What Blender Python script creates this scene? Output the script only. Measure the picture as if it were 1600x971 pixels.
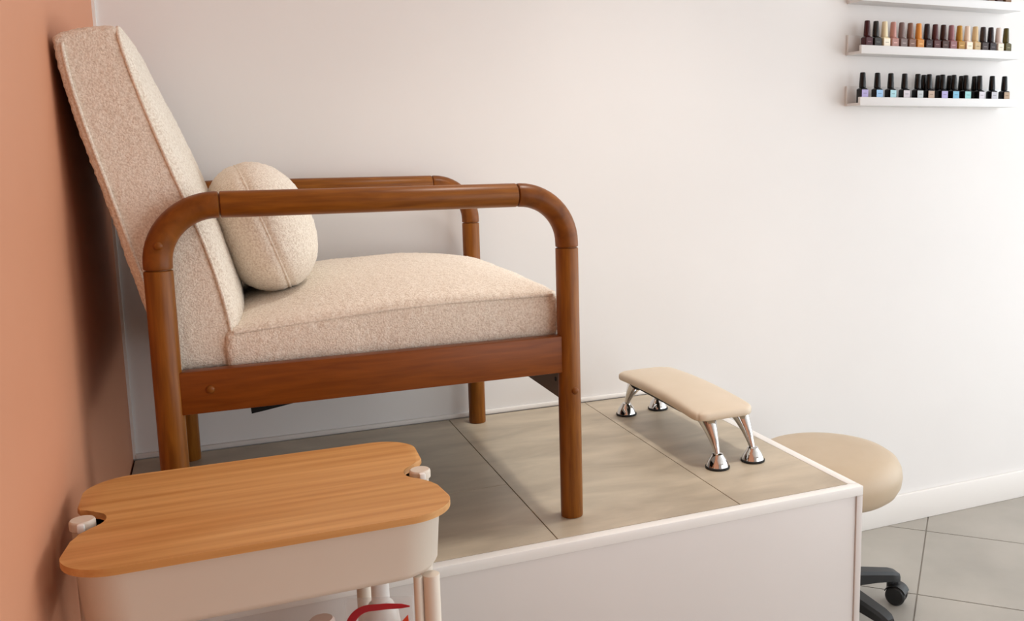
import bpy, bmesh, math, random
from mathutils import Vector, Matrix, noise
random.seed(7)
for o in list(bpy.data.objects): bpy.data.objects.remove(o)
scene = bpy.context.scene
C = scene.collection
PI = math.pi

# ------------------------------------------------------------------ camera
FPX, PPX, PPY = 1443.60, 967.24, 448.81          # focal length and principal point in a 1600x971 frame
yaw, pitch, roll = 0.4143, -0.1473, -0.0118
fw = Vector((math.sin(yaw)*math.cos(pitch), math.cos(yaw)*math.cos(pitch), math.sin(pitch)))
rt = fw.cross(Vector((0, 0, 1))).normalized(); up = rt.cross(fw)
r2 = rt*math.cos(roll) + up*math.sin(roll); u2 = up*math.cos(roll) - rt*math.sin(roll)
cam = bpy.data.objects.new('camera', bpy.data.cameras.new('camera')); C.objects.link(cam)
m = Matrix((r2, u2, -fw)).transposed().to_4x4(); m.translation = Vector((0.1972, -2.2599, 1.2106))
cam.matrix_world = m
cam.data.sensor_fit = 'HORIZONTAL'; cam.data.sensor_width = 36
cam.data.lens = FPX*36/1600
cam.data.shift_x = (800-PPX)/1600; cam.data.shift_y = (PPY-485.5)/1600
cam.data.clip_start = 0.02
scene.camera = cam

# ------------------------------------------------------------------ light
RX, RY, RZ = 4.0, -4.4, 2.65                        # room: x 0..RX, y RY..0, z 0..RZ
world = bpy.data.worlds.new('world'); scene.world = world; world.use_nodes = True
bg = world.node_tree.nodes['Background']
bg.inputs[0].default_value = (0.90, 0.955, 1.0, 1); bg.inputs[1].default_value = 3.8
def area(name, loc, rot, sx, sy, power, col=(1, 1, 1), portal=False):
    l = bpy.data.lights.new(name, 'AREA'); l.shape = 'RECTANGLE'; l.size = sx; l.size_y = sy
    l.energy = power; l.color = col
    o = bpy.data.objects.new(name, l); C.objects.link(o); o.location = loc; o.rotation_euler = rot
    if portal: l.cycles.is_portal = True
    return o
area('shop_window_portal', (RX-0.01, -2.07, 1.265), (0, PI/2, 0), 2.47, 4.05, 1, portal=True)
area('fill_opening_portal', (2.85, RY+0.01, 1.2), (PI/2, 0, 0), 1.7, 2.2, 1, portal=True)  # opening added behind the camera to lift the back wall and chair underside
def downlight(loc, power, cone, col):
    l = bpy.data.lights.new('ceiling_downlight', 'SPOT'); l.energy = power; l.color = col; l.spot_size = cone; l.spot_blend = 0.9; l.shadow_soft_size = 0.10
    o = bpy.data.objects.new('ceiling_downlight', l); C.objects.link(o); o.location = loc
downlight((1.15, -0.72, RZ-0.03), 72, math.radians(84), (1.0, 0.95, 0.88))
vs = scene.view_settings
vs.view_transform = 'Standard'; vs.look = 'None'; vs.exposure = -0.25; vs.gamma = 1; vs.use_curve_mapping = False

# ------------------------------------------------------------------ materials
def lin(r, g, b):
    f = lambda c: c/12.92 if c <= 0.04045 else ((c+0.055)/1.055)**2.4
    return (f(r/255), f(g/255), f(b/255), 1)
def base(name, col, rough=0.5, metal=0.0, spec=0.5):
    mt = bpy.data.materials.new(name); mt.use_nodes = True
    b = mt.node_tree.nodes['Principled BSDF']
    b.inputs['Base Color'].default_value = lin(*col); b.inputs['Roughness'].default_value = rough
    b.inputs['Metallic'].default_value = metal; b.inputs['Specular IOR Level'].default_value = spec
    return mt
def noisy(name, c1, c2, scale=(1, 1, 1), nscale=5, detail=4, rough=0.5, bump=0.0, bscale=None, bdist=0.002, spec=0.5, lo=0.3, hi=0.7, distort=0.0):
    mt = base(name, c1, rough, 0, spec); nt = mt.node_tree; N, L = nt.nodes, nt.links
    b = N['Principled BSDF']
    tc = N.new('ShaderNodeTexCoord'); mp = N.new('ShaderNodeMapping'); mp.inputs['Scale'].default_value = scale
    L.new(tc.outputs['Object'], mp.inputs['Vector'])
    n = N.new('ShaderNodeTexNoise'); n.inputs['Scale'].default_value = nscale; n.inputs['Detail'].default_value = detail
    n.inputs['Distortion'].default_value = distort
    L.new(mp.outputs[0], n.inputs['Vector'])
    r = N.new('ShaderNodeValToRGB'); r.color_ramp.elements[0].position = lo; r.color_ramp.elements[1].position = hi
    r.color_ramp.elements[0].color = lin(*c1); r.color_ramp.elements[1].color = lin(*c2)
    L.new(n.outputs['Fac'], r.inputs[0]); L.new(r.outputs[0], b.inputs['Base Color'])
    if bump:
        n2 = N.new('ShaderNodeTexNoise'); n2.inputs['Scale'].default_value = bscale or nscale; n2.inputs['Detail'].default_value = 3
        L.new(mp.outputs[0] if bscale is None else tc.outputs['Object'], n2.inputs['Vector'])
        bp = N.new('ShaderNodeBump'); bp.inputs['Strength'].default_value = bump; bp.inputs['Distance'].default_value = bdist
        L.new(n2.outputs['Fac'], bp.inputs['Height']); L.new(bp.outputs[0], b.inputs['Normal'])
    return mt
M = {}
M['white_wall'] = noisy('white_wall_paint', (234, 231, 228), (238, 235, 232), nscale=2, rough=0.55, bump=0.08, bscale=180, bdist=0.0006)
M['orange_wall'] = noisy('terracotta_wall_paint', (204, 140, 106), (208, 145, 111), nscale=2, rough=0.6, bump=0.08, bscale=180, bdist=0.0006)
M['white_wall_far'] = base('white_wall_paint_far', (205, 203, 200), 0.6)
M['ceiling'] = base('ceiling_paint', (238, 236, 232), 0.8)
M['white_trim'] = base('white_gloss_trim', (240, 236, 231), 0.35)
M['white_board'] = noisy('white_melamine', (214, 207, 202), (218, 211, 206), nscale=3, rough=0.4)
M['floor_tile'] = noisy('grey_floor_tile', (158, 152, 143), (178, 171, 161), nscale=3.5, detail=6, rough=0.42, bump=0.1, bscale=60, bdist=0.001)
M['grout'] = noisy('floor_grout', (148, 142, 134), (158, 152, 144), nscale=30, rough=0.9)
M['pod_tile'] = noisy('stone_effect_vinyl', (170, 156, 136), (206, 191, 168), scale=(1.0, 2.6, 1), nscale=5, detail=12, rough=0.42, bump=0.15, bscale=90, bdist=0.001, distort=0.5, lo=0.3, hi=0.72)
M['pod_joint'] = base('dark_joint', (104, 94, 82), 0.9)
def wood(name, scale, c1=(110, 59, 9), c2=(150, 91, 25)):
    return noisy(name, c1, c2, scale=scale, nscale=9, detail=6, rough=0.36, bump=0.06, bdist=0.0008, spec=0.26, lo=0.25, hi=0.75, distort=0.4)
M['wood_x'] = wood('walnut_stain_along', (1.2, 14, 14))
M['wood_y'] = wood('walnut_stain_across', (14, 1.2, 14))
M['wood_z'] = wood('walnut_stain_upright', (14, 14, 1.2))
M['wood_bend'] = wood('walnut_stain_bend', (5, 9, 5), (104, 55, 9), (140, 81, 23))
M['wood_rail'] = wood('red_walnut_rail', (1.0, 12, 12), (112, 54, 10), (140, 75, 21))
M['apron_grey'] = base('grey_brown_board', (118, 106, 96), 0.6)
M['boucle'] = noisy('cream_boucle', (220, 203, 183), (248, 237, 221), nscale=300, detail=2, rough=1.0, bump=0.7, bscale=380, bdist=0.0025, spec=0.1, lo=0.3, hi=0.62)  # random cream tone, its darker end painting shade into the loop crevices
M['boucle'].node_tree.nodes['Principled BSDF'].inputs['Sheen Weight'].default_value = 0.25
M['boucle'].node_tree.nodes['Principled BSDF'].inputs['Sheen Roughness'].default_value = 0.6
M['black'] = base('black_fabric', (14, 13, 13), 0.9)
M['leather'] = noisy('beige_leatherette', (215, 198, 174), (220, 204, 182), nscale=12, rough=0.45, bump=0.12, bscale=500, bdist=0.0006)
M['stool'] = noisy('tan_leatherette', (190, 169, 142), (197, 177, 151), nscale=9, rough=0.45, bump=0.12, bscale=400, bdist=0.0006)
M['chrome'] = base('polished_chrome', (216, 214, 212), 0.06, 1.0)
M['rubber'] = base('black_rubber', (18, 18, 18), 0.6)
M['plastic'] = base('black_plastic', (26, 26, 27), 0.45)
M['trolley'] = noisy('cream_powder_coat', (216, 202, 186), (220, 207, 191), nscale=4, rough=0.4)
M['bamboo'] = noisy('bamboo_board', (186, 128, 66), (220, 167, 104), scale=(0.35, 9, 9), nscale=8, detail=5, rough=0.45, bump=0.05, bdist=0.0006, lo=0.25, hi=0.75)
M['shelf'] = base('white_lacquer', (228, 227, 226), 0.45)
M['red'] = base('red_print', (190, 28, 44), 0.45)
M['orange_red'] = base('orange_red_print', (226, 74, 40), 0.45)
M['clear_white'] = base('milky_plastic', (226, 222, 216), 0.35)
M['pink_cap'] = base('pale_pink_plastic', (214, 190, 178), 0.4)
M['dark_grey'] = base('dark_steel', (60, 58, 56), 0.5)  # plain dark grey, not assigned to any part

# ------------------------------------------------------------------ helpers
def obj(name, bm, mat, parent=None, loc=(0, 0, 0), smooth=True, angle=0.6):
    bmesh.ops.recalc_face_normals(bm, faces=bm.faces[:])
    me = bpy.data.meshes.new(name); bm.to_mesh(me); bm.free()
    o = bpy.data.objects.new(name, me); C.objects.link(o)
    if mat is not None: me.materials.append(M[mat] if isinstance(mat, str) else mat)
    if smooth:
        for p in me.polygons: p.use_smooth = True
        try: me.set_sharp_from_angle(angle=angle)
        except Exception: pass
    o.location = loc
    if parent: o.parent = parent
    return o
def thing(name, label, cat, loc=(0, 0, 0), rotz=0, group=None):
    o = bpy.data.objects.new(name, None); C.objects.link(o); o.empty_display_size = 0.05
    o.location = loc; o.rotation_euler = (0, 0, rotz); o['label'] = label; o['category'] = cat
    if group: o['group'] = group
    return o
def tag(o, label, cat, group=None):
    o['label'] = label; o['category'] = cat
    if group: o['group'] = group
    return o
def struct(o, label, cat):
    o['kind'] = 'structure'; o['label'] = label; o['category'] = cat
    return o
def box(x0, x1, y0, y1, z0, z1, bev=0.0, seg=2, bm=None):
    bm = bm or bmesh.new(); nb = bmesh.new()
    bmesh.ops.create_cube(nb, size=1)
    for v in nb.verts: v.co = Vector(((x0+x1)/2+v.co.x*(x1-x0), (y0+y1)/2+v.co.y*(y1-y0), (z0+z1)/2+v.co.z*(z1-z0)))
    if bev: bmesh.ops.bevel(nb, geom=nb.edges[:], offset=bev, segments=seg, affect='EDGES', profile=0.5)
    merge(bm, nb); return bm
def merge(bm, nb):
    mp = {v: bm.verts.new(v.co) for v in nb.verts}
    for f in nb.faces:
        try: bm.faces.new([mp[v] for v in f.verts])
        except ValueError: pass
    nb.free()
def tube(pts, rad, n=20, bm=None, cap=True, closed=False):
    """sweep a circle along pts; rad is a number or one per point or (a,b) pairs"""
    bm = bm or bmesh.new(); pts = [Vector(p) for p in pts]; k = len(pts)
    rad = rad if isinstance(rad, (list, tuple)) else [rad]*k
    rings = []; prev = None
    for i, p in enumerate(pts):
        if closed: t = (pts[(i+1) % k]-pts[i-1]).normalized()
        else: t = (pts[min(i+1, k-1)]-pts[max(i-1, 0)]).normalized()
        if t.length == 0: t = Vector((0, 0, 1))
        if prev is None:
            a = Vector((0, 1, 0)) if abs(t.y) < 0.9 else Vector((1, 0, 0))
            e1 = (a-t*a.dot(t)).normalized()
        else: e1 = (prev-t*prev.dot(t)).normalized()
        prev = e1; e2 = t.cross(e1); r = rad[i]
        ra, rb = (r if isinstance(r, tuple) else (r, r))
        rings.append([bm.verts.new(p+e1*ra*math.cos(2*PI*j/n)+e2*rb*math.sin(2*PI*j/n)) for j in range(n)])
    for i in range(k if closed else k-1):
        A, B = rings[i], rings[(i+1) % k]
        for j in range(n): bm.faces.new((A[j], A[(j+1) % n], B[(j+1) % n], B[j]))
    if cap and not closed: bm.faces.new(rings[0][::-1]); bm.faces.new(rings[-1])
    return bm
def rod(a, b, r, bev=0.002, n=28, bm=None):
    a, b = Vector(a), Vector(b); d = (b-a).normalized()
    P = [a, a+d*bev*0.3, a+d*bev, b-d*bev, b-d*bev*0.3, b]; Rr = [r-bev, r-bev*0.3, r, r, r-bev*0.3, r-bev]
    bm = bm or bmesh.new(); k = len(P)
    ax = Vector((0, 1, 0)) if abs(d.y) < 0.9 else Vector((1, 0, 0)); e1 = (ax-d*ax.dot(d)).normalized(); e2 = d.cross(e1)
    rings = [[bm.verts.new(p+e1*q*math.cos(2*PI*j/n)+e2*q*math.sin(2*PI*j/n)) for j in range(n)] for p, q in zip(P, Rr)]
    for i in range(k-1):
        for j in range(n): bm.faces.new((rings[i][j], rings[i][(j+1) % n], rings[i+1][(j+1) % n], rings[i+1][j]))
    bm.faces.new(rings[0][::-1]); bm.faces.new(rings[-1]); return bm
def lathe(prof, n=32, c=(0, 0, 0), bm=None):
    bm = bm or bmesh.new(); c = Vector(c); rings = []
    for r, z in prof:
        if r <= 1e-6: rings.append([bm.verts.new(c+Vector((0, 0, z)))])
        else: rings.append([bm.verts.new(c+Vector((r*math.cos(2*PI*j/n), r*math.sin(2*PI*j/n), z))) for j in range(n)])
    for A, B in zip(rings, rings[1:]):
        for j in range(n):
            if len(A) == 1 and len(B) == 1: continue
            if len(A) == 1: bm.faces.new((A[0], B[(j+1) % n], B[j]))
            elif len(B) == 1: bm.faces.new((A[j], A[(j+1) % n], B[0]))
            else: bm.faces.new((A[j], A[(j+1) % n], B[(j+1) % n], B[j]))
    for R0 in (rings[0], rings[-1]):
        if len(R0) > 1: bm.faces.new(R0)
    return bm
def prism(poly, z0, z1, bev=0.0, seg=2):
    bm = bmesh.new()
    A = [bm.verts.new((x, y, z0)) for x, y in poly]; B = [bm.verts.new((x, y, z1)) for x, y in poly]; n = len(poly)
    bot = bm.faces.new(A[::-1]); top = bm.faces.new(B)
    for i in range(n): bm.faces.new((A[i], A[(i+1) % n], B[(i+1) % n], B[i]))
    if bev:
        bmesh.ops.bevel(bm, geom=list(top.edges)+list(bot.edges), offset=bev, segments=seg, affect='EDGES', profile=0.5)
    return bm
def cube_grid(lx, ly, lz, step, rad):
    """surface grid of a rounded box, dense enough to carry cloth relief; centred"""
    nx, ny, nz = [max(2, round(l/step)) for l in (lx, ly, lz)]
    bm = bmesh.new(); V = {}
    h = Vector((lx/2, ly/2, lz/2))
    def vert(i, j, k):
        key = (i, j, k)
        if key not in V:
            p = Vector(((i/nx-0.5)*lx, (j/ny-0.5)*ly, (k/nz-0.5)*lz))
            q = Vector([max(-h[a]+rad, min(h[a]-rad, p[a])) for a in range(3)])
            d = p-q
            if d.length > 1e-9: p = q+d.normalized()*rad
            V[key] = bm.verts.new(p)
        return V[key]
    for i in range(nx):
        for j in range(ny):
            for k in (0, nz): bm.faces.new((vert(i, j, k), vert(i+1, j, k), vert(i+1, j+1, k), vert(i, j+1, k)))
    for i in range(nx):
        for k in range(nz):
            for j in (0, ny): bm.faces.new((vert(i, j, k), vert(i+1, j, k), vert(i+1, j, k+1), vert(i, j, k+1)))
    for j in range(ny):
        for k in range(nz):
            for i in (0, nx): bm.faces.new((vert(i, j, k), vert(i, j+1, k), vert(i, j+1, k+1), vert(i, j, k+1)))
    return bm
def interp(tab, t):
    if t <= tab[0][0]: return tab[0][1]
    for (a, u), (b, v) in zip(tab, tab[1:]):
        if t <= b:
            s = (t-a)/(b-a); return u+(v-u)*s
    return tab[-1][1]
loop_tex = bpy.data.textures.new('boucle_loops', 'CLOUDS'); loop_tex.noise_scale = 0.0052; loop_tex.noise_depth = 1
soft_tex = bpy.data.textures.new('stuffing', 'CLOUDS'); soft_tex.noise_scale = 0.09; soft_tex.noise_depth = 1
def fuzz(o, s=0.0040, s2=0.004):
    d = o.modifiers.new('stuffing', 'DISPLACE'); d.texture = soft_tex; d.strength = s2; d.texture_coords = 'LOCAL'; d.mid_level = 0.5
    d = o.modifiers.new('loops', 'DISPLACE'); d.texture = loop_tex; d.strength = s; d.texture_coords = 'LOCAL'; d.mid_level = 0.5

# ------------------------------------------------------------------ room shell
ZP, YF, XR = 0.5392, -0.8327, 1.3542                # podium top height, front edge, right edge
T = 0.12
floor = struct(obj('floor', box(-T, RX+T, RY-T, T, -0.1, -0.003), 'grout', smooth=False), 'grey tiled floor laid diagonally with pale joints', 'floor')
struct(obj('wall_back', box(-T, RX+T, 0, T, 0, RZ), 'white_wall', smooth=False), 'long white painted wall behind the armchair', 'wall')
struct(obj('wall_left', box(-T, 0, RY-T, 0, 0, RZ), 'orange_wall', smooth=False), 'terracotta orange painted wall beside the trolley', 'wall')
bm = bmesh.new()
for a in ((0, 2.0, 0, RZ), (3.7, RX+T, 0, RZ), (2.0, 3.7, 0, 0.1), (2.0, 3.7, 2.3, RZ)): box(a[0], a[1], RY-T, RY, a[2], a[3], bm=bm)  # wall pieces around the added opening that lets in fill daylight
struct(obj('wall_front', bm, 'white_wall_far', smooth=False), 'white wall with an added fill-light opening behind the camera', 'wall')
struct(obj('ceiling', box(-T, RX+T, RY-T, T, RZ, RZ+0.1), 'ceiling', smooth=False), 'white ceiling over the room', 'ceiling')
bm = bmesh.new()
for a in ((RY, RY+0.3, 0, RZ), (-0.05, 0, 0, RZ), (RY+0.3, -0.05, 0, 0.03), (RY+0.3, -0.05, 2.5, RZ)): box(RX, RX+T, a[0], a[1], a[2], a[3], bm=bm)
struct(obj('wall_right', bm, 'white_wall', smooth=False), 'street side wall with the wide shop window opening', 'wall')
bm = bmesh.new()
for y in (RY+0.3, -2.9, -1.5, -0.10): box(RX+0.03, RX+0.08, y, y+0.05, 0.03, 2.5, bm=bm)
struct(obj('window_1', bm, 'white_trim', smooth=False), 'mullions of the wide shop window', 'window')
# tiles laid at 45 degrees
def clip(poly, axis, val, keep_less):
    out = []
    for i in range(len(poly)):
        a, b = poly[i], poly[(i+1) % len(poly)]
        ia = (a[axis] <= val) == keep_less; ib = (b[axis] <= val) == keep_less
        if ia: out.append(a)
        if ia != ib:
            t = (val-a[axis])/(b[axis]-a[axis]); out.append((a[0]+(b[0]-a[0])*t, a[1]+(b[1]-a[1])*t))
    return out
q = math.sqrt(0.5); g = 0.0022; P = 0.4500
for i in range(-12, 12):
    for j in range(-8, 14):
        s0, s1 = 1.493+P*i+g, 1.493+P*(i+1)-g; t0, t1 = 1.627+P*j+g, 1.627+P*(j+1)-g
        poly = [((s+t)*q, (s-t)*q) for s, t in ((s0, t0), (s1, t0), (s1, t1), (s0, t1))]
        for ax, v, k in ((0, RX, True), (0, 0, False), (1, 0, True), (1, RY, False)):
            if poly: poly = clip(poly, ax, v, k)
        if len(poly) < 3: continue
        ar = abs(sum(poly[k][0]*poly[(k+1) % len(poly)][1]-poly[(k+1) % len(poly)][0]*poly[k][1] for k in range(len(poly))))/2
        if ar < 0.002: continue
        obj('floor_tile', prism(poly, -0.003, 0.0), 'floor_tile', floor, smooth=False)
struct(obj('baseboard_back', box(XR+0.001, RX, -0.012, 0, 0, 0.0956, 0.003), 'white_trim'), 'white skirting board along the white wall', 'baseboard')
struct(obj('trim_1', box(0.0, 0.006, -0.006, 0.0, ZP+0.001, RZ), 'white_trim', smooth=False), 'thin white bead in the corner of orange and white walls', 'trim')

# ------------------------------------------------------------------ podium
pod = thing('pedicure_podium', 'white boxed podium with beige stone-effect top carrying the armchair', 'podium', (0.68, -0.42, 0))
def L(b): # shift world coordinates into the podium's frame
    bmesh.ops.translate(b, verts=b.verts[:], vec=(-0.68, 0.42, 0)); return b
obj('core', L(box(0.002, XR-0.012, YF+0.012, -0.002, 0.002, ZP-0.004)), 'pod_joint', pod, smooth=False)
obj('front_panel', L(box(0.002, XR-0.0148, YF+0.003, YF+0.012, 0.002, ZP-0.0200, 0.0008)), 'white_board', pod)
obj('corner_post', L(box(XR-0.0145, XR, YF, YF+0.016, 0.002, ZP-0.0200, 0.001)), 'white_board', pod)
obj('side_panel', L(box(XR-0.012, XR-0.001, YF+0.0165, -0.002, 0.002, ZP-0.0200, 0.001)), 'white_board', pod)
obj('edge_trim', L(box(0.002, XR, YF-0.001, YF+0.021, ZP-0.0195, ZP, 0.0015)), 'white_trim', pod)
obj('edge_trim', L(box(XR-0.021, XR, YF+0.0213, -0.002, ZP-0.0195, ZP, 0.0015)), 'white_trim', pod)
struct(obj('trim_2', box(0.005, XR, -0.009, 0, ZP+0.0005, ZP+0.012, 0.002), 'white_trim'), 'low white bead on the white wall along the podium top', 'trim')
for (x0, x1, y0, y1) in ((0.003, 0.711, YF+0.0215, -0.515), (0.003, 0.711, -0.515, -0.0105),
                         (0.711, 1.081, YF+0.0215, -0.0105), (1.081, XR-0.0215, YF+0.0215, -0.0105)):
    obj('floor_plank', L(box(x0+0.0008, x1-0.0008, y0+0.0008, y1-0.0008, ZP-0.004, ZP, 0.0006, 1)), 'pod_tile', pod, smooth=False)

# ------------------------------------------------------------------ armchair
XFR, XBK, YN, YFA, ZA, RL = 0.7727, 0.1186, -0.7212, -0.0585, 1.1355, 0.0205
OX, OY = 0.445, -0.39
chair = thing('armchair', 'cream boucle armchair with round brown wooden frame on the podium', 'armchair', (OX, OY, ZP))
def K(b):
    bmesh.ops.translate(b, verts=b.verts[:], vec=(-OX, -OY, -ZP)); return b
def cap_screw(x, y, z, r=0.0065, parent=None):
    prof = [(r, 0), (r, 0.001), (r*0.85, 0.0026), (r*0.45, 0.0038), (0, 0.0042)]
    b = lathe(prof, 18); bmesh.ops.rotate(b, verts=b.verts[:], cent=(0, 0, 0), matrix=Matrix.Rotation(PI/2, 3, 'X'))
    bmesh.ops.translate(b, verts=b.verts[:], vec=(x, y, z)); return obj('screw_cap', K(b), 'wood_bend', parent)
RB = 0.086; ZJ = 1.0405
for y in (YN, YFA):
    for x, sx in ((XFR, -1), (XBK, 1)):
        obj('leg', K(rod((x, y, ZP), (x, y, ZJ-0.0008), RL)), 'wood_z', chair)
        zc = ZA-RB; xc = x+sx*RB
        pts = [(x, y, ZJ+0.0008), (x, y, ZJ+0.0015), (x, y, ZJ+0.003)]
        for a in range(0, 15):
            t = a/14*PI/2; pts.append((xc-sx*RB*math.cos(t), y, zc+RB*math.sin(t)))
        xj = xc+sx*0.004
        pts += [(xj-sx*0.0015, y, ZA), (xj, y, ZA)]
        rads = [RL-0.002, RL-0.0004, RL]+[RL]*15+[RL-0.0004, RL-0.002]
        b = tube(pts, rads, 28)
        tube([(x, y, ZJ-0.01), (x, y, ZJ+0.01)], RL-0.0035, 16, b); tube([(xj-sx*0.01, y, ZA), (xj+sx*0.01, y, ZA)], RL-0.0035, 16, b)
        obj('elbow', K(b), 'wood_bend', chair)
    obj('armrest', K(rod((XBK+RB+0.0056, y, ZA), (XFR-RB-0.0056, y, ZA), RL)), 'wood_x', chair)
for y in (YN, YFA):
    obj('side_rail', K(box(XBK+0.016, XFR-0.0165, y-0.012, y+0.012, 0.815, 0.882, 0.002)), 'wood_rail', chair)
cap_screw(0.122, YN-RL+0.0007, 1.078, parent=chair); cap_screw(0.177, YN-0.0118, 0.852, parent=chair); cap_screw(0.776, YN-RL+0.0004, 0.781, parent=chair)
ap = obj('front_apron', K(box(XFR-0.010, XFR+0.008, YN+0.017, YFA-0.017, 0.757, 0.876, 0.002)), 'apron_grey', chair)
obj('back_apron', K(box(XBK-0.009, XBK+0.009, YN+0.017, YFA-0.017, 0.800, 0.866, 0.002)), 'wood_y', chair)
b = lathe([(0.004, 0), (0.004, 0.0012), (0, 0.0016)], 14); bmesh.ops.rotate(b, verts=b.verts[:], cent=(0, 0, 0), matrix=Matrix.Rotation(-PI/2, 3, 'Y'))
bmesh.ops.translate(b, verts=b.verts[:], vec=(XFR-0.010, YN+0.045, 0.79)); obj('bolt', K(b), 'rubber', ap)
obj('seat_board', K(box(0.135, XFR-0.012, YN+0.0135, YFA-0.0135, 0.835, 0.862)), 'black', chair, smooth=False)
b = bmesh.new(); n = 12
for i in range(n+1):   # black dust cover sagging under the back of the seat
    t = i/n; x = 0.236+0.26*t; z = 0.780+0.045*t**1.1
    for dz in (0, 0.008*(1-t)+0.002):
        for y in (-0.635, -0.22): b.verts.new((x, y, z+dz))
b.verts.ensure_lookup_table(); vv = b.verts
for i in range(n):
    a, c = i*4, (i+1)*4
    for p_, q_ in ((0, 1), (1, 3), (3, 2), (2, 0)): b.faces.new((vv[a+p_], vv[a+q_], vv[c+q_], vv[c+p_]))
b.faces.new((vv[0], vv[1], vv[3], vv[2])); b.faces.new([vv[n*4+k] for k in (0, 1, 3, 2)])
obj('dust_cover', K(b), 'black', chair)

# seat cushion: boxed cushion, crowned top, welted seam along the upper edge
SX0, SX1, SY0, SY1, SZ0 = 0.205, 0.762, -0.6995, -0.080, 0.870
def seat_top(x): return interp([(0.2, 0.934), (0.35, 0.945), (0.454, 0.953), (0.564, 0.957), (0.764, 0.957)], x)
def seat_crown(u, v):
    return 0.042*max(0, 1-abs(u)**2.6)**0.6*max(0, 1-abs(v)**2.4)**0.62
b = cube_grid(SX1-SX0, SY1-SY0, 0.07, 0.0042, 0.012)
for v in b.verts:
    u, w = v.co.x/((SX1-SX0)/2), v.co.y/((SY1-SY0)/2)
    x = (SX0+SX1)/2+v.co.x; f = (v.co.z+0.035)/0.07
    z = SZ0+f*(seat_top(x)-SZ0)
    if f > 0.5: z += (f-0.5)*2*seat_crown(u, w)
    bul = 0.003*math.sin(PI*min(1, max(0, f)))
    v.co = Vector((x+(bul*u if abs(u) > 0.9 else 0), (SY0+SY1)/2+v.co.y+(bul*w if abs(w) > 0.9 else 0), z))
seat = obj('seat_cushion', K(b), 'boucle', chair); fuzz(seat)
def welt(name, pts, parent, r=0.0042, closed=False):
    o = obj(name, K(tube(pts, r, 10, closed=closed)), 'boucle', parent); return o
# seam path round the top of the seat
pts = []
i_ = 0.005
for k in range(41): x = SX0+0.012+(SX1-SX0-0.024)*k/40; pts.append((x, SY0-0.0005, seat_top(x)-0.0035))
for k in range(1, 40): y = SY0+0.006+(SY1-SY0-0.012)*k/40; pts.append((SX1+0.0005, y, seat_top(SX1)-0.0035))
for k in range(41): x = SX1-0.012-(SX1-SX0-0.024)*k/40; pts.append((x, SY1+0.0005, seat_top(x)-0.0035))
welt('piping', pts, seat, 0.0026)

# backrest
REAR = [(0.877, 0.128), (0.971, 0.095), (1.071, 0.071), (1.158, 0.0495), (1.252, 0.026), (1.325, 0.0105), (1.375, 0.0050), (1.41, 0.0045)]
SEAM = [(0.877, 0.219), (0.92, 0.219), (0.961, 0.215), (1.064, 0.192), (1.184, 0.152), (1.271, 0.124), (1.35, 0.102), (1.396, 0.092)]
BY0, BY1, BZ0, BZ1 = -0.690, -0.090, 0.872, 1.401
def smooth_tab(tab, z):
    return sum(interp(tab, z+d) for d in (-0.03, -0.015, 0, 0.015, 0.03))/5
TH = 0.10
b = cube_grid(TH, BY1-BY0, BZ1-BZ0, 0.0044, 0.013)
for v in b.verts:
    f = v.co.x/TH+0.5; w = v.co.y/((BY1-BY0)/2); hh = v.co.z/((BZ1-BZ0)/2)
    z = (BZ0+BZ1)/2+v.co.z
    xr_, xs = smooth_tab(REAR, z), smooth_tab(SEAM, z)
    x = xr_+f*(xs-xr_)
    if f > 0.5: x += (f-0.5)*2*0.030*max(0, 1-abs(w)**2.6)**0.55*(max(0, 1-abs(hh)**4)**0.5 if hh < 0 else max(0, 1-hh**2.2)**0.8)
    tz = max(0, (hh-0.6)/0.4)
    z += tz*tz*(-0.017*(1-f)**2 + 0.004*(1-w*w))
    v.co = Vector((x, (BY0+BY1)/2+v.co.y, z))
back = obj('backrest', K(b), 'boucle', chair); fuzz(back)
for tab, off, nm in ((SEAM, -0.004, 'piping'), (REAR, 0.012, 'piping')):
    pts = []
    for k in range(45):
        z = BZ0+0.006+(BZ1-BZ0-(0.010 if tab is SEAM else 0.028))*k/44; pts.append((smooth_tab(tab, z)+off, BY0-0.0008, z))
    zt = BZ1-(0.0015 if tab is SEAM else 0.019)
    for k in range(1, 30):
        y = BY0+0.008+(BY1-BY0-0.016)*k/30; pts.append((smooth_tab(tab, BZ1)+off, y, zt+0.006*(1-(2*k/30-1)**2)))
    for k in range(45):
        z = BZ1-(0.004 if tab is SEAM else 0.022)-(BZ1-BZ0-(0.010 if tab is SEAM else 0.028))*k/44; pts.append((smooth_tab(tab, z)+off, BY1+0.0008, z))
    pts = [Vector(p_) for p_ in pts]
    for _ in range(1): pts = [pts[0]]+[(pts[k-1]+pts[k]*2+pts[k+1])/4 for k in range(1, len(pts)-1)]+[pts[-1]]
    welt(nm, pts, back, 0.0027)

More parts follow.
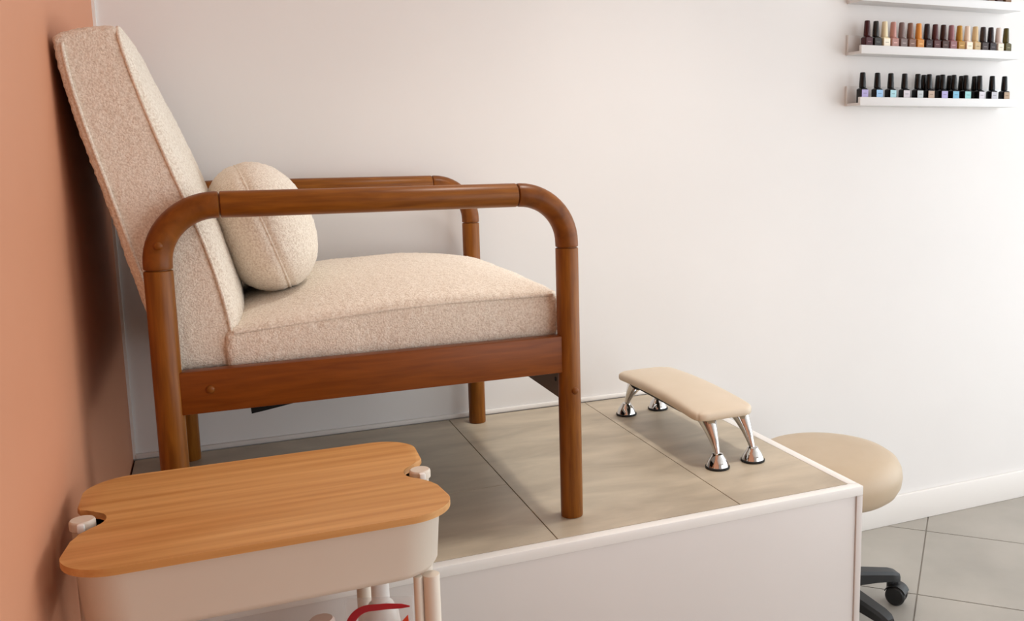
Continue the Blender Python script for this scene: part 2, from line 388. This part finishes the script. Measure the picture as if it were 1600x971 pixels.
# lumbar pillow lying across the seat against the backrest
def pillow():
    ctr = Vector((0.281, -0.425, 1.080)); hl, hh, ht = 0.195, 0.119, 0.088
    tilt = math.atan2(0.075, 0.215)
    ax_h = Vector((-math.sin(tilt), 0, math.cos(tilt))); ax_t = Vector((math.cos(tilt), 0, math.sin(tilt))); ax_l = Vector((0, 1, 0))
    t = thing('throw_pillow', 'small plump cream boucle pillow leaning on the armchair backrest', 'pillow', (0.30, -0.425, 0.985))
    o0 = Vector((0.30, -0.425, 0.985))
    n1, n2 = 96, 60; bm = bmesh.new(); front = {}; rear = {}
    def spow(c, e): return math.copysign(abs(c)**e, c)
    def outline(a): # rounded-rectangle outline in (length, height)
        c, s = math.cos(a), math.sin(a)
        return spow(c, 0.62), spow(s, 0.72)
    N1, N2 = 150, 26
    rings = []
    for i in range(-N2, N2+1):
        ph = i/N2*PI/2*0.985
        k = math.cos(ph)**0.86*(1-0.022*math.exp(-(ph/0.07)**2)); d = math.copysign(abs(math.sin(ph))**1.0, ph)
        ring = []
        for j in range(N1):
            ox, oy = outline(2*PI*j/N1)
            ring.append(bm.verts.new(ctr+ax_l*(ox*hl*k)+ax_h*(oy*hh*k)+ax_t*(d*ht)-o0))
        rings.append(ring)
    for A, B in zip(rings, rings[1:]):
        for j in range(N1): bm.faces.new((A[j], A[(j+1) % N1], B[(j+1) % N1], B[j]))
    bm.faces.new(rings[0]); bm.faces.new(rings[-1])
    body = obj('pillow_cover', bm, 'boucle', t); fuzz(body, 0.0038, 0.003)
    pts = []
    for j in range(N1):
        ox, oy = outline(2*PI*j/N1); pts.append(ctr+ax_l*(ox*hl*0.979)+ax_h*(oy*hh*0.979)-o0)
    obj('seam', tube(pts, 0.0022, 8, closed=True), 'boucle', body)
pillow()

# ------------------------------------------------------------------ footrest
fr = thing('footrest', 'beige padded footrest on four chrome legs on the podium', 'footrest', (1.180, -0.39, ZP))
b = cube_grid(0.148, 0.428, 0.018, 0.005, 0.0075)
for v in b.verts:
    u, w = v.co.x/0.074, v.co.y/0.214
    # rounded plan corners
    cx, cy = max(-0.074+0.03, min(0.074-0.03, v.co.x)), max(-0.214+0.03, min(0.214-0.03, v.co.y))
    d = Vector((v.co.x-cx, v.co.y-cy))
    mx = max(abs(d.x), abs(d.y))
    if d.length > 1e-6: d = d.normalized()*mx
    z = v.co.z
    if z > 0: z += 0.010*max(0, 1-u*u)**0.5*max(0, 1-w*w)**0.5
    v.co = Vector((cx+d.x-0.008, cy+d.y-0.003, 0.1165+z-0.007*w*w))
pad = obj('pad', b, 'leather', fr, angle=1.2)
b = prism([(0.060*math.copysign(abs(math.cos(a))**0.35, math.cos(a))-0.008, 0.190*math.copysign(abs(math.sin(a))**0.35, math.sin(a))-0.003) for a in [2*PI*k/64 for k in range(64)]], 0.0985, 0.1055)
obj('base_board', b, 'rubber', fr)
for fx, fy, s in ((1.135, -0.165, 1), (1.231, -0.152, 1), (1.145, -0.614, -1), (1.236, -0.608, -1)):
    x, y = fx-1.180, fy+0.39
    ty = y-s*0.058; xt = x+(0.003 if x < 0 else -0.003)
    pts = []; rads = []
    for k in range(13):
        t = k/12
        yy = ty+(y-ty)*(0.35*math.sin(t*PI/2)+0.65*t)
        zz = 0.1005-(0.1005-0.024)*(t**1.12)
        pts.append((xt+(x-xt)*t, yy, zz)); w_ = 0.0195*(1-t)**1.3+0.0066
        rads.append((w_*0.95, w_*0.8))
    leg = obj('leg', tube(pts, rads, 20), 'chrome', fr)
    obj('foot', lathe([(0.0085, 0.032), (0.0115, 0.0305), (0.0130, 0.027), (0.0175, 0.021), (0.0225, 0.012), (0.0245, 0.0055)], 28, (x, y, 0)), 'chrome', leg)
    obj('rubber_ring', lathe([(0.0245, 0.0054), (0.0262, 0.0045), (0.0262, 0.001), (0.025, 0.0)], 28, (x, y, 0)), 'rubber', leg)

# ------------------------------------------------------------------ stool
st = thing('rolling_stool', 'round tan padded stool on black castors behind the podium', 'stool', (1.592, -0.385, 0))
ZS = 0.452
prof = [(0.0, ZS), (0.08, ZS-0.001), (0.13, ZS-0.004), (0.160, ZS-0.011), (0.180, ZS-0.024), (0.190, ZS-0.042), (0.193, ZS-0.062), (0.190, ZS-0.084), (0.180, ZS-0.103), (0.166, ZS-0.114), (0.155, ZS-0.117), (0.0, ZS-0.117)]
obj('seat', lathe(prof, 72), 'stool', st, angle=1.2)
obj('seat_plate', lathe([(0.0, ZS-0.117), (0.12, ZS-0.117), (0.12, ZS-0.123), (0.05, ZS-0.132), (0, ZS-0.132)], 40), 'plastic', st)
obj('gas_column', lathe([(0, 0.322), (0.014, 0.322), (0.014, 0.22), (0.025, 0.22), (0.027, 0.09), (0, 0.09)], 28), 'chrome', st)
obj('hub', lathe([(0, 0.125), (0.032, 0.125), (0.042, 0.112), (0.046, 0.07), (0, 0.066)], 32), 'plastic', st)
for k in range(5):
    a = math.radians(-8-72*k); d = Vector((math.cos(a), math.sin(a), 0)); s = Vector((-d.y, d.x, 0))
    bm = bmesh.new(); rings = []
    for r_, w_, z0, z1 in ((0.03, 0.024, 0.070, 0.116), (0.09, 0.0225, 0.072, 0.109), (0.15, 0.0205, 0.070, 0.100), (0.20, 0.0190, 0.066, 0.092), (0.218, 0.0175, 0.062, 0.086), (0.226, 0.013, 0.060, 0.080)):
        rings.append([bm.verts.new(d*r_+s*(w_*u)+Vector((0, 0, z))) for u, z in ((-1, z0), (-1, z1-0.008), (-0.72, z1), (0.72, z1), (1, z1-0.008), (1, z0))])
    for A, B in zip(rings, rings[1:]):
        for j in range(6): bm.faces.new((A[j], A[(j+1) % 6], B[(j+1) % 6], B[j]))
    bm.faces.new(rings[0]); bm.faces.new(rings[-1])
    arm = obj('base_arm', bm, 'plastic', st, angle=0.5)
    # twin-wheel castor under the arm's end
    c0 = d*0.205; ca = a+math.radians((-48, 35, 80, 20, 140)[k]); cd = Vector((math.cos(ca), math.sin(ca), 0)); cs = Vector((-cd.y, cd.x, 0))
    wc = c0+cd*0.016+Vector((0, 0, 0.026))
    bm = bmesh.new()
    for sg in (-1, 1):
        prof = [(0.0, 0.004), (0.024, 0.004), (0.026, 0.006), (0.026, 0.017), (0.022, 0.021), (0.0, 0.022)]
        nb = lathe(prof, 28)
        R_ = Matrix((cd, Vector((0, 0, 1)).cross(cs) if False else Vector((0, 0, 1)), cs*sg)).transposed()
        for v in nb.verts: v.co = wc+cd*v.co.x+Vector((0, 0, 1))*v.co.y+cs*sg*v.co.z
        merge(bm, nb)
    cast = obj('castor_wheel', bm, 'plastic', arm)
    bm = tube([c0+Vector((0, 0, 0.034)), c0+Vector((0, 0, 0.066))], 0.011, 16)
    # hood over the wheels
    A = []; n = 12
    for i in range(n+1):
        t = math.radians(20+140*i/n)
        for rr in (0.0275, 0.030):
            for w_ in (-0.019, 0.019): A.append(bm.verts.new(wc+cd*rr*math.cos(t)+Vector((0, 0, rr*math.sin(t)))+cs*w_))
    for i in range(n):
        p0, p1 = i*4, (i+1)*4
        for e, f_ in ((0, 1), (1, 3), (3, 2), (2, 0)): bm.faces.new((A[p0+e], A[p0+f_], A[p1+f_], A[p1+e]))
    bm.faces.new((A[0], A[1], A[3], A[2])); bm.faces.new([A[n*4+k_] for k_ in (0, 1, 3, 2)])
    obj('castor_hood', bm, 'plastic', arm)

# ------------------------------------------------------------------ trolley
LX0, LX1, LY0, LY1, LZ = 0.020, 0.449, -1.199, -0.884, 0.78
tr = thing('utility_trolley', 'cream metal utility trolley with bamboo lid against the orange wall', 'trolley', (0.2335, -1.053, 0))
def Tm(b):
    bmesh.ops.translate(b, verts=b.verts[:], vec=(-0.2335, 1.053, 0)); return b
def arc(cx, cy, r, a0, a1, n=10): return [(cx+r*math.cos(math.radians(a0+(a1-a0)*k/n)), cy+r*math.sin(math.radians(a0+(a1-a0)*k/n))) for k in range(n+1)]
def rrect(x0, x1, y0, y1, r, n=10):
    return arc(x1-r, y1-r, r, 0, 90, n)+arc(x0+r, y1-r, r, 90, 180, n)+arc(x0+r, y0+r, r, 180, 270, n)+arc(x1-r, y0+r, r, 270, 360, n)
def lid_poly():
    r = 0.058; yc = -1.045; P_ = []
    P_ += arc(LX1-r, LY1-r, r, 90, 8, 10)                       # back right corner
    # right notch: concave scoop with rounded tips
    P_ += [(LX1-0.003, -0.988), (LX1-0.007, -0.996), (LX1-0.014, -1.001)]
    P_ += [(0.4270, -1.0085)]+arc(0.4440, yc+0.004, 0.034, 112, 245, 12)+[(0.437, -1.083)]
    P_ += [(LX1-0.012, -1.090), (LX1-0.005, -1.100)]
    P_ += arc(LX1-r, LY0+r, r, -4, -90, 10)
    P_ += arc(LX0+r, LY0+r, r, 270, 184, 10)
    P_ += [(LX0+0.005, -1.100), (LX0+0.012, -1.090), (0.030, -1.083)]
    P_ += arc(0.0240, yc+0.004, 0.034, -65, 68, 12)+[(0.039, -1.008)]
    P_ += [(LX0+0.011, -1.003), (LX0+0.004, -0.999), (LX0+0.000, -0.988)]
    P_ += arc(LX0+r, LY1-r, r, 176, 90, 10)
    return P_[::-1]
obj('lid', Tm(prism(lid_poly(), LZ-0.0085, LZ, 0.0015)), 'bamboo', tr, angle=0.5)
def tray(z0, z1, inset=0.012):
    outer = rrect(LX0+inset, LX1-inset, LY0+inset, LY1-inset, 0.055); inner = rrect(LX0+inset+0.004, LX1-inset-0.004, LY0+inset+0.004, LY1-inset-0.004, 0.051)
    taper = 0.004
    bm = bmesh.new(); n = len(outer); cx, cy = (LX0+LX1)/2, (LY0+LY1)/2
    def ring(poly, z, s=0): return [bm.verts.new((x-(x-cx)/abs(x-cx)*s, y-(y-cy)/abs(y-cy)*s, z)) for x, y in poly]
    R = [ring(outer, z0+0.004, taper+0.004), ring(outer, z0+0.012, taper), ring(outer, z1-0.004, 0), ring(outer, z1, -0.003), ring(outer, z1+0.0015, -0.0015), ring(inner, z1, 0), ring(inner, z0+0.014, taper), ring(inner, z0+0.006, taper+0.006)]
    R.insert(0, ring(outer, z0, taper+0.012))
    for A, B in zip(R, R[1:]):
        for j in range(n): bm.faces.new((A[j], A[(j+1) % n], B[(j+1) % n], B[j]))
    bm.faces.new(R[0][::-1]); bm.faces.new(R[-1]); return bm
obj('tray', Tm(tray(0.690, 0.7695)), 'trolley', tr, angle=0.8)
obj('tray', Tm(tray(0.385, 0.455)), 'trolley', tr, angle=0.8)
obj('tray', Tm(tray(0.095, 0.165)), 'trolley', tr, angle=0.8)
for x, s in ((0.0310, 1), (0.4330, -1)):          # capped side posts rising into the lid's scoops
    hp = obj('handle_post', Tm(lathe([(0.0, 0.7830), (0.0125, 0.7830), (0.0138, 0.7815), (0.0142, 0.7800), (0.0142, 0.772), (0.0115, 0.770), (0.0115, 0.09), (0, 0.09)], 28, (x, -1.041, 0))), 'trolley', tr)
    obj('lever', Tm(box(x-0.004, x+0.004, -1.0600, -1.0505, 0.772, 0.7820, 0.0015)), 'white_trim', hp)
for x, y in ((0.050, -1.166), (0.417, -1.166), (0.104, -0.920), (0.366, -0.920)):
    if True:
        obj('leg', Tm(rod((x, y, 0.06), (x, y, 0.6895), 0.0105, 0.001)), 'trolley', tr)
        w = obj('castor', Tm(box(x-0.014, x+0.014, y-0.009, y+0.009, 0.045, 0.0605, 0.003)), 'plastic', tr)
        nb = lathe([(0, -0.009), (0.022, -0.009), (0.025, -0.006), (0.025, 0.006), (0.022, 0.009), (0, 0.009)], 24)
        for v in nb.verts: v.co = Vector((x+0.008+v.co.x, y+v.co.z, 0.025+v.co.y))
        obj('wheel', Tm(nb), 'rubber', w)
for x in (0.066, 0.4005): obj('brace', Tm(rod((x, -1.166, 0.07), (x, -1.166, 0.6895), 0.0055, 0.0008)), 'trolley', tr)
# bottles standing in the trolley's middle tray
ZT = 0.391
def bottle(name, label, x, y, prof, capprof, mat, capmat, cat='bottle'):
    t = thing(name, label, cat, (x, y, ZT+0.0005))
    bd = obj('body', lathe(prof, 32), mat, t); obj('cap', lathe(capprof, 28), capmat, t); return t, bd
bottle('capped_bottle', 'slim bottle with pale pink cap in the trolley tray', 0.287, -1.13, [(0, 0), (0.02, 0), (0.022, 0.003), (0.022, 0.185), (0.014, 0.207), (0.012, 0.211), (0, 0.211)], [(0, 0.2115), (0.0155, 0.2115), (0.0155, 0.247), (0.013, 0.250), (0, 0.250)], 'clear_white', 'pink_cap')
bottle('white_bottle', 'milky white round bottle with white cap in the trolley tray', 0.378, -1.000, [(0, 0), (0.024, 0), (0.026, 0.004), (0.026, 0.160), (0.024, 0.175), (0.017, 0.190), (0.012, 0.194), (0, 0.194)], [(0, 0.1945), (0.0125, 0.1945), (0.0125, 0.226), (0.011, 0.228), (0, 0.228)], 'clear_white', 'white_trim')
film = base('clear_film', (240, 238, 236), 0.12); film.node_tree.nodes['Principled BSDF'].inputs['Alpha'].default_value = 0.16; M['film'] = film
pk = thing('clear_packet', 'clear plastic packet with red swoosh and orange triangle in the trolley tray', 'packet', (0.366, -1.068, ZT+0.0005), math.radians(-20))
obj('film', box(-0.045, 0.045, -0.004, 0.004, 0, 0.232, 0.003), 'film', pk)
pts = [(-0.040+0.006*math.sin(k/16*1.2), -0.0046, 0.12+0.08*k/16) for k in range(14)]
pts = [(-0.0395, -0.0046, 0.10)]+[(-0.0395+0.030*(1-math.cos(t)), -0.0046, 0.190+0.030*math.sin(t)) for t in [PI/2*k/12 for k in range(13)]]+[(0.012, -0.0046, 0.2212), (0.030, -0.0046, 0.2208), (0.041, -0.0046, 0.2200)]
obj('swoosh_print', tube(pts, [(0.0006, r_) for r_ in [0.006]*2+[0.0058-0.0001*k for k in range(12)]+[0.0042, 0.0034, 0.0010]], 12), 'red', pk)
bm = bmesh.new(); A = [bm.verts.new((x, y, z)) for y in (-0.0048, -0.0041) for x, z in ((0.038, 0.208), (0.012, 0.180), (0.006, 0.150), (0.042, 0.150))]
bm.faces.new(A[:4]); bm.faces.new(A[4:][::-1])
for k in range(4): bm.faces.new((A[k], A[(k+1) % 4], A[4+(k+1) % 4], A[4+k]))
obj('triangle_print', bm, 'orange_red', pk, smooth=False)

# ------------------------------------------------------------------ nail polish on picture ledges
SHX, SHL, SHD = 1.922, 0.605, 0.0708
ZL = {'top': 1.6207, 'middle': 1.4750, 'bottom': 1.3293}
def ledge(which, label):
    z = ZL[which]; t = thing('picture_ledge', label, 'shelf', (SHX+SHL/2, -SHD/2, z))
    def S(b): bmesh.ops.translate(b, verts=b.verts[:], vec=(-(SHX+SHL/2), SHD/2, -z)); return b
    obj('back_plate', S(box(SHX, SHX+SHL, -0.010, -0.0005, z, z+0.0584, 0.0008)), 'shelf', t)
    obj('bottom_plate', S(box(SHX, SHX+SHL, -SHD+0.0102, -0.0102, z, z+0.008, 0.0005)), 'shelf', t)
    obj('front_lip', S(box(SHX, SHX+SHL, -SHD, -SHD+0.010, z, z+0.024, 0.0008)), 'shelf', t)
ledge('top', 'white picture ledge highest on the wall')
ledge('middle', 'white picture ledge holding the multicoloured capped polish bottles')
ledge('bottom', 'white picture ledge holding the black-capped polish bottles')
_mats = {}
def cmat(kind, col, rough):
    k = (kind, col)
    if k not in _mats: _mats[k] = base('%s_%d_%d_%d' % ((kind,)+col), col, rough, 0, 0.35)
    return _mats[k]
def sq_ring(bm, h, z, r):
    return [bm.verts.new((x, y, z)) for x, y in rrect(-h, h, -h, h, r, 4)]
def loft(rings, bm):
    n = len(rings[0])
    for A, B in zip(rings, rings[1:]):
        for j in range(n): bm.faces.new((A[j], A[(j+1) % n], B[(j+1) % n], B[j]))
    bm.faces.new(rings[0][::-1]); bm.faces.new(rings[-1])
bm = bmesh.new(); H = 0.0124
loft([sq_ring(bm, H-0.001, 0, 0.003), sq_ring(bm, H, 0.001, 0.003), sq_ring(bm, H, 0.0385, 0.003), sq_ring(bm, H-0.002, 0.0408, 0.004), sq_ring(bm, 0.0092, 0.0422, 0.0088), sq_ring(bm, 0.0085, 0.0435, 0.0082)], bm)
me_body = bpy.data.meshes.new('bottle_glass'); bmesh.ops.recalc_face_normals(bm, faces=bm.faces[:]); bm.to_mesh(me_body); bm.free()
bm = lathe([(0.0092, 0.0436), (0.0098, 0.045), (0.0095, 0.055), (0.0078, 0.0845), (0.0070, 0.0862), (0.0050, 0.0868), (0, 0.0870)], 20)
me_cap = bpy.data.meshes.new('bottle_cap'); bmesh.ops.recalc_face_normals(bm, faces=bm.faces[:]); bm.to_mesh(me_cap); bm.free()
bm = box(-0.0112, 0.0112, -H-0.0005, -H+0.0002, 0.006, 0.0372)
me_lab = bpy.data.meshes.new('bottle_label'); bm.to_mesh(me_lab); bm.free()
bm = box(-0.0060, 0.0060, -H-0.0007, -H-0.0003, 0.0255, 0.0280)
me_print = bpy.data.meshes.new('label_print'); bm.to_mesh(me_print); bm.free()
def part(name, me, mat, parent):
    m2 = me.copy(); m2.materials.clear(); m2.materials.append(mat)
    for p in m2.polygons: p.use_smooth = True
    try: m2.set_sharp_from_angle(angle=0.6)
    except Exception: pass
    o = bpy.data.objects.new(name, m2); C.objects.link(o); o.parent = parent; return o
def polish(x, y, z, body, cap, lab, prt, label, group, rz=0.0):
    t = thing('nail_polish_bottle', label, 'nail polish', (x, y, z+0.0085), rz, group)
    part('glass_body', me_body, cmat('polish', body, 0.15), t)
    part('cap', me_cap, cmat('cap', cap, 0.22), t)
    l = part('label', me_lab, cmat('label', lab, 0.5), t)
    if prt: part('print', me_print, cmat('print', prt, 0.5), l)
YB = -SHD+0.010+H+0.0015
mid = [(62, 14, 20, 'dark burgundy', 'at the open end of'), (40, 38, 34, 'charcoal', 'beside the burgundy one on'), (238, 222, 184, 'pale cream', 'between charcoal and dusty rose ones on'),
       (190, 138, 128, 'dusty rose', 'beside the pale cream one on'), (126, 106, 102, 'mauve grey', 'beside the dusty rose one on'), (132, 94, 78, 'cocoa brown', 'beside the orange one on'),
       (226, 148, 66, 'bright orange', 'on'), (40, 22, 24, 'aubergine black', 'beside the orange one on'), (84, 40, 40, 'brown red', 'beside the aubergine one on'),
       (62, 32, 24, 'dark chocolate', 'beside the brown red one on'), (154, 104, 108, 'plum pink', 'beside the mustard one on'), (186, 136, 52, 'mustard gold', 'on'),
       (244, 222, 204, 'shell white', 'beside the mustard one on'), (216, 186, 138, 'sand beige', 'beside the shell white one on'), (56, 44, 42, 'dark taupe', 'beside the sand beige one on'),
       (36, 24, 28, 'near black', 'beside the pale grey one on'), (226, 210, 200, 'pale grey', 'between near black and olive ones on'), (84, 74, 26, 'olive green', 'on')]
x0, x1 = 1.9589, 2.4928
for i, (r_, g_, b_, nm, where) in enumerate(mid):
    x = x0+(x1-x0)*i/17; c = (r_, g_, b_)
    lab = tuple(min(250, int(v*0.84+22)) for v in c) if sum(c) < 560 else (250, 240, 220)
    prt = tuple(min(245, v+55) for v in lab) if sum(lab) < 480 else tuple(int(v*0.78) for v in lab)
    polish(x, YB, ZL['middle'], c, c, lab, prt, '%s nail polish bottle %s the middle ledge' % (nm, where), 'polish bottles on the middle ledge', random.uniform(-0.04, 0.04))
low = [(1.9478, (178, 166, 212), 'lilac', 'at the open end of'), (2.001, (160, 200, 236), 'sky blue', 'beside the end lilac one on'), (2.0499, (172, 214, 222), 'pale aqua', 'beside a silver one on'),
       (2.101, (216, 208, 214), 'pale pink grey', 'beside the pale aqua one on'), (2.1509, (196, 202, 204), 'silver grey', 'beside the beige one midway along'), (2.1939, (196, 172, 152), 'beige', 'midway along'),
       (2.2457, (184, 176, 222), 'lavender', 'beside the midway beige one on'), (2.2899, (134, 194, 224), 'bright blue', 'beside the lavender one on'), (2.3371, (158, 214, 216), 'mint', 'beside the bright blue one on'),
       (2.3926, (220, 216, 224), 'pearl white', 'beside the mint one on'), (2.4448, (204, 204, 212), 'cool grey', 'beside the pearl white one on'), (2.4957, (184, 158, 132), 'tan', 'at the far end of')]
for x, c, nm, where in low:
    polish(x, YB, ZL['bottom'], (16, 16, 22), (12, 12, 14), c, tuple(int(v*0.8) for v in c), 'black-capped polish bottle, %s label, %s bottom ledge' % (nm, where), 'polish bottles on the bottom ledge', random.uniform(-0.05, 0.05))

for x, nb_ in ((2.195, 'silver grey and beige'), (2.251, 'beige and lavender'), (2.2954, 'lavender and bright blue'), (2.343, 'bright blue and mint'), (2.3962, 'mint and pearl white')):
    yb = -0.010-H-0.0006
    polish(x, yb, ZL['bottom'], (16, 16, 22), (12, 12, 14), (120, 118, 122), None, 'black polish bottle standing behind the %s labelled ones' % nb_, 'polish bottles on the bottom ledge')
for x, c, nm in ((2.3794, (96, 60, 48), 'brown'), (2.4155, (120, 84, 66), 'tan brown'), (2.4493, (70, 44, 40), 'dark brown'), (2.4834, (132, 96, 70), 'light brown')):
    polish(x, YB, ZL['top'], c, c, tuple(int(v*0.9+24) for v in c), None, '%s nail polish bottle on the highest ledge' % nm, 'polish bottles on the top ledge')
